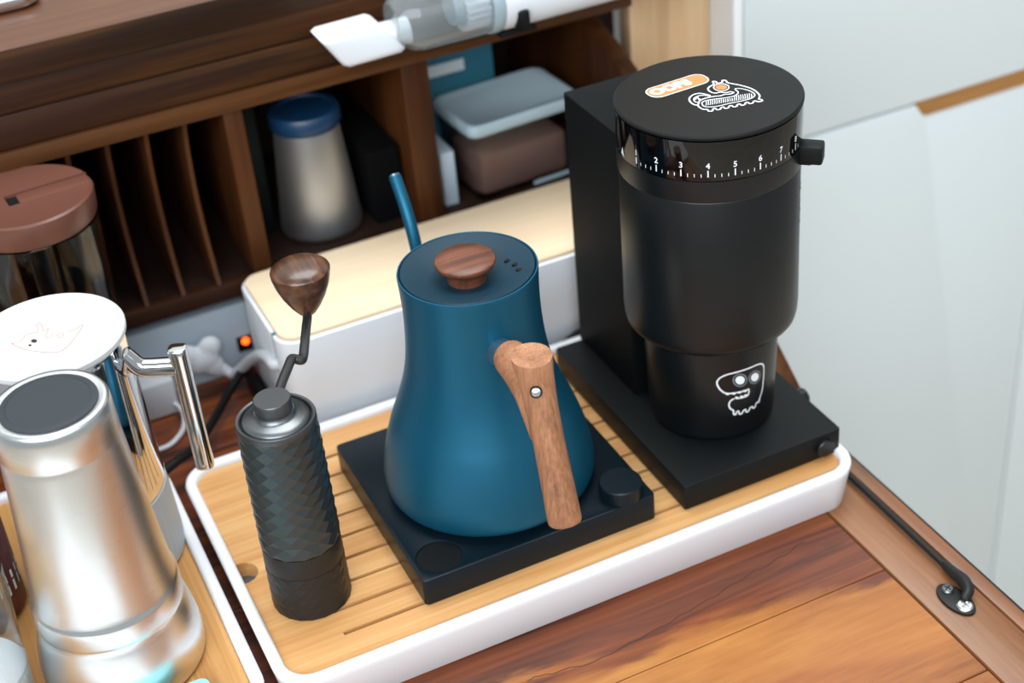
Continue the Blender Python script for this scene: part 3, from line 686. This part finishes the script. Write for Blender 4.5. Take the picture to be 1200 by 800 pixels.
# ------------------------------------------------------------------ canister with brown lid
CX, CY = -.1455, .2990
cn = thing('canister', (CX, CY, DZ), 'clear coffee canister with brown plastic lid, behind the white-lidded jug', 'canister')
prof = [(0, DZ+.0008), (.0330, DZ+.0008), (.0345, DZ+.004), (.0372, .02), (.0420, .120), (.0440, .160), (.0447, .180)]
inner = [(.0430, .180), (.0422, .160), (.0402, .120), (.0354, .02), (.0325, DZ+.007), (0, DZ+.007)]
finish(lt(prof+inner, CX, CY, 72), 'jar', 'clear', cn, ang=50)
finish(lt([(0, DZ+.0075), (.0322, DZ+.0075), (.0350, .02), (.0385, .088), (.0300, .092), (.012, .096), (0, .096)], CX, CY, 48), 'coffee_beans', 'beans', cn)
b = lt([(0, .1810), (.0440, .1810), (.0450, .1830), (.0458, .1955), (.0455, .1985), (.0440, .1998), (.0425, .1992), (0, .1992)], CX, CY, 96)
c = BM(); box(c, -.0125, .0500, -.0082, .0082, .1965, .21); bmesh.ops.transform(c, matrix=Matrix.Translation((CX, CY, 0)) @ Matrix.Rotation(rad(4), 4, 'Z'), verts=c.verts)
lidc = finish(boolean(b, [c]), 'lid', 'brown_lid', cn, ang=30)
c = BM(); box(c, -.0050, .0436, -.0072, .0072, .1968, .1987); bmesh.ops.transform(c, matrix=Matrix.Translation((CX, CY, 0)) @ Matrix.Rotation(rad(4), 4, 'Z'), verts=c.verts)
finish(c, 'sliding_tab', 'brown_lid', lidc, bevel=.0006)
finish(bx(CX-.0122, CX-.0052, CY-.0082, CY+.0074, .1964, .1970), 'thumb_notch', 'black_deep', lidc)

# ------------------------------------------------------------------ power strip, plugs, cables
ps = thing('power_strip', (-.07, .366, DZ), 'pale power strip under the hutch pigeonholes', 'power strip')
finish(bx(-.20, -.003, .3570, .40, DZ+.0005, .0330), 'housing', 'strip', ps, bevel=.002)
finish(bx(-.0165, -.0045, .3545, .3572, -.010, .0030), 'switch', 'black_deep', ps, bevel=.0008)
finish(lt([(0, 0), (.0032, 0), (.0026, .0018), (0, .0022)], n=20, xf=Matrix.Translation((-.0098, .3545, -.0005)) @ Matrix.Rotation(rad(90), 4, 'X')), 'indicator_lamp', 'led', ps)['label'] = 'glowing orange lamp'
pg = thing('plug', (-.045, .345, -.004), 'rounded heart-shaped white plug with white cord in the power strip', 'plug')
bm = BM()
for x, z, r in ((-.0585, .0060, .0105), (-.0400, .0090, .0100), (-.0500, .000, .0120), (-.0440, .0, .0110), (-.0400, -.008, .0090), (-.0360, -.014, .0060)):
    lathe(bm, [(r*sin(t), -r*.6*cos(t)) for t in [pi*i/12 for i in range(13)]], n=24, xf=Matrix.Translation((x, .3470, z)) @ Matrix.Rotation(rad(90), 4, 'X'))
finish(remesh(bm, .0014, 8), 'plug_body', 'plug', pg, ang=60)
finish(tb(curve([(-.034, .3465, -.012), (-.0275, .3440, -.0195), (-.0220, .330, -.008), (-.0175, .305, .014), (-.0145, .278, .033), (-.0138, .255, .042), (-.0135, .2445, .044), (-.006, .2445, .044)], 6), .0042, 14), 'cord', 'plug', pg)
ad = thing('adapter', (-.088, .343, DZ), 'white square charger adapter with thin white cord, left end of the power strip', 'adapter')
finish(bx(-.1020, -.0755, .3290, .3565, DZ+.001, .0020), 'adapter_body', 'plug', ad, bevel=.002)
finish(tb(curve([(-.079, .330, -.020), (-.0755, .322, -.024), (-.0774, .312, -.0275), (-.083, .300, -.0275), (-.0942, .2895, -.0275), (-.105, .288, -.0275)], 6), .0019, 12), 'cord', 'plug', ad)
bk = thing('power_brick', (.002, .330, DZ), 'small black power brick with thick black cable beside the cable box', 'power adapter')
finish(bx(-.0200, -.0126, .285, .336, DZ+.0005, -.006), 'brick_body', 'black_deep', bk, bevel=.002)
finish(tb(curve([(-.0165, .329, -.012), (-.0230, .3275, -.0105), (-.0386, .3147, -.016), (-.0551, .2913, -.016), (-.0714, .2618, -.008), (-.088, .2318, .003), (-.1008, .2172, .0092), (-.1110, .2110, .0092), (-.1210, .2090, .0060), (-.1400, .2150, .0040)], 6), .0034, 14), 'cable', 'black_deep', bk)
o = finish(tb(curve([(.200, .219, -.006), (.214, .2168, .002), (.226, .2165, .006), (.240, .2165, .004), (.262, .2168, -.006)], 6), .0022, 12), 'power_cable', 'black_deep', None, loc=(.2265, .2165, 0))
tagt(o, 'thin black cable running between the cable box and the black mill', 'cable')

# ------------------------------------------------------------------ things in the hutch
FZ = .0602
fk = thing('flask', (.0785, .3900, FZ), 'steel flask with blue cap in the middle pigeonhole', 'flask')
finish(lt(smooth_prof([(.0290, FZ+.0005), (.0325, FZ+.004), (.0325, .072), (.0310, .09), (.0285, .12), (.0262, .146), (.0255, .152)], 4), .0785, .390, 64), 'body', 'steel_old', fk, ang=60)
finish(lt([(0, .1525), (.0270, .1525), (.0285, .1550), (.0285, .1640), (.0268, .1665), (.0225, .1668), (.0215, .1650), (0, .1650)], .0785, .390, 64), 'cap', 'blue_dark', fk, ang=40)
gp = finish(bx(.0240, .0440, .400, .470, FZ, .176), 'snack_packet', 'green', None, bevel=.004, loc=(.034, .43, FZ))
tagt(gp, 'dark green packet left of the steel flask in the pigeonhole', 'packet')
o = finish(slab(.1160, .1440, .365, .470, .004, FZ, .1250), 'speaker', 'mesh', None, bevel=.003, loc=(.13, .42, FZ))
tagt(o, 'small black mesh speaker right of the steel flask in the pigeonhole', 'speaker')
fc = thing('food_container', (.245, .385, FZ), 'clear plastic food container with grey lid in the right pigeonhole', 'container')
rot = Matrix.Translation((.2465, .3850, 0)) @ Matrix.Rotation(rad(4), 4, 'Z')
def R4(bm): bmesh.ops.transform(bm, matrix=rot, verts=bm.verts); return bm
bm = BM(); L0 = []
for ins, z in ((.008, FZ+.0005), (.0060, FZ+.003), (.0030, .121), (.0048, .121), (.0078, FZ+.004)):
    L0.append([(x, y, z) for x, y in rrect(-.052+ins, .052-ins, -.037+ins, .037-ins, .008)])
loft(bm, L0); finish(R4(bm), 'tub', 'clear_smoke', fc, ang=50)
bm = BM(); loft(bm, [[(x, y, z) for x, y in rrect(-.052+i, .052-i, -.037+i, .037-i, .009)] for i, z in ((.001, .1212), (0, .1230), (0, .1290), (.0015, .1312), (.0045, .1312), (.006, .1295))])
finish(R4(bm), 'lid', 'grey_lid', fc, ang=50)
bm = BM(); box(bm, -.040, .040, -.026, .026, FZ+.004, .100); finish(R4(bm), 'food', 'food', fc, bevel=.004)
bm = BM(); box(bm, .002, .046, -.0366, -.0350, .0640, .0668); finish(R4(bm), 'tub_rim', 'grey_lid', fc)
o = finish(slab(.176, .1885, .362, .42, .002, FZ, .1080), 'small_carton', 'strip', None, bevel=.001, loc=(.182, .39, FZ)); tagt(o, 'pale upright carton squeezed left of the clear food container', 'carton')
o = thing('carton', (.215, .46, FZ), 'teal card box standing behind the grey container lid', 'box')
finish(bx(.1960, .2620, .440, .480, FZ, .1690), 'box_body', 'teal', o, bevel=.001)
finish(bx(.1985, .2350, .4392, .4399, .1380, .1480), 'printed_band', 'ink_white', o)
o = thing('stacked_tub', (.25, .36, FZ), 'low dark tray under the clear food container', 'tray'); bpy.data.objects.remove(o)

# ------------------------------------------------------------------ handheld vacuum along the hutch front
VY, VZ, VR = .3165, .2470, .0250
vc = thing('handheld_vacuum', (.22, VY, VZ), 'white cordless handheld vacuum with clear dust cup, along the hutch front', 'vacuum')
def XT(x): return Matrix.Translation((x, VY, VZ)) @ Matrix.Rotation(rad(90), 4, 'Y')
def latx(prof, name, mat, parent, n=48, **k):
    return finish(lt(prof, n=n, xf=XT(0), **k), name, mat, parent, ang=50)
# nozzle: slanted flat scoop
def sec(x, yc, zc, hy, hz, r=.45, sh=0): return [(x+sh*v/hz, yc+u, zc+v) for u, v in rrect(-hy, hy, -hz, hz, min(hy, hz)*r, 5)]
bm = BM(); loft(bm, [sec(.0840, .3165, .2400, .0120, .0125, sh=-.0078), sec(.0880, .3165, .2400, .0150, .0137, sh=-.0078), sec(.1270, .3165, .2408, .0150, .0136, sh=-.0085), sec(.1310, .3165, .2408, .0125, .0120, sh=-.0090)])
finish(bm, 'nozzle', 'white', vc, ang=50)
finish(tb([(.126, .3165, .2385), (.146, .3165, .2385)], .0100, 28), 'nozzle_neck', 'white', vc)
latx([(0, .134), (.0150, .134), (.0235, .146), (VR, .152), (VR, .205), (.0236, .205), (.0236, .153), (.0225, .147), (.0140, .1355), (0, .1355)], 'dust_cup', 'clear_cup', vc)
bm = BM()
for i in range(22):
    a_ = 2*pi*i/22; y = VY+.0180*cos(a_); z = VZ+.0180*sin(a_)
    tube(bm, [(.187, y, z), (.2055, y, z)], .0016, 8)
lathe(bm, [(0, .187), (.0165, .187), (.0165, .2055), (0, .2055)], n=32, xf=XT(0))
finish(bm, 'filter', 'white', vc)
latx([(0, .1800), (.0130, .1800), (.0150, .1865), (0, .1865)], 'filter_cap', 'grey_lid', vc)
latx([(0, .2055), (.0255, .2055), (.0260, .2070), (.0260, .2130), (.0255, .2145), (0, .2145)], 'seal_ring', 'grey_lid', vc)
latx([(0, .2150), (.0250, .2150), (.0256, .2200), (.0250, .30), (.0240, .37), (.0200, .385), (0, .386)], 'motor_housing', 'white', vc)
finish(bx(.2235, .2320, VY-.0285, VY-.012, .2260, .2420), 'release_button', 'black_deep', vc, bevel=.002)
finish(bx(.215, .245, VY-.010, .3445, .2172, .2215), 'bracket', 'black_deep', vc, bevel=.001)
finish(bx(.1560, .205, VY-.0180, VY+.018, VZ+.0235, VZ+.0275), 'top_plate', 'white', vc, bevel=.0015)
# ------------------------------------------------------------------ steel-rimmed dish on the hutch top
dt = thing('glass_dish', (-.16, .46, .285), 'dark dish with polished metal rim on top of the hutch, far left', 'dish')
q1 = rrect(-.26, -.0880, .4060, .53, .018)
bm = BM(); loft(bm, [[(x, y, z) for x, y in rrect(-.26+i, -.0880-i, .4060+i, .53-i, .018-i*.5)] for i, z in ((.004, .2853), (.0005, .288), (0, .2935), (.001, .2955), (.003, .2955), (.0042, .2930), (.005, .2885))])
finish(bm, 'rim', 'chrome', dt, ang=50)
finish(slab(-.2545, -.0935, .4115, .5245, .014, .2886, .2900), 'inlay', 'black_deep', dt)

# ------------------------------------------------------------------ front-left edge: clear cup, maroon can, turquoise lid
gc = thing('plastic_cup', (-.2640, .0520, 0), 'clear plastic cup with a white filling at the lower left edge', 'cup')
finish(lt([(0, .0008), (.0290, .0008), (.0300, .003), (.0325, .060), (.0350, .105), (.0338, .105), (.0313, .060), (.0288, .004), (0, .004)], -.2640, .052, 64), 'wall', 'clear', gc, ang=50)
finish(lt([(0, .0045), (.0286, .0045), (.0300, .030), (.0296, .032), (0, .032)], -.2640, .052, 48), 'filling', 'white', gc)
mc = thing('maroon_can', (-.2560, .1450, 0), 'dark red can with small white print, behind the steel tumbler', 'can')
finish(lt([(0, .0008), (.0300, .0008), (.0325, .004), (.0325, .090), (.0300, .095), (0, .095)], -.2560, .1450, 64), 'wall', 'maroon', mc, ang=50)
def mcf(R=.0327): return lambda u, v: (-.2560+R*cos(u/R), .1450+R*sin(u/R), v)
bm = BM(); f3 = mcf()
for a_ in (-62, -38, -14):
    for zz, hh in ((.024, .004), (.033, .003)):
        s_ = rad(a_)*.0327; bm.faces.new([bm.verts.new(f3(s_+p, zz+q)) for p, q in ((-.0045, -hh), (.0045, -hh), (.0045, hh), (-.0045, hh))])
finish(bm, 'print', 'ink_white', mc)
tl = finish(slab(-.1950, -.1400, -.0190, .0010, .006, .0004, .0130), 'soap_dish', 'cyan', None, bevel=.003, loc=(-.165, -.008, 0))
tagt(tl, 'pale turquoise plastic dish in front of the steel tumbler', 'dish')

tw = finish(slab(-.400, -.135, -.215, -.050, .012, DZ+.0004, DZ+.0150), 'unseen_reflector', 'reflector', None, bevel=.004, loc=(-.27, -.13, DZ))  # white slab added out of view to give the tumbler pale reflections
tagt(tw, 'plain white towel on the desk flap in front of the steel tumbler, mirrored in it', 'reflector')
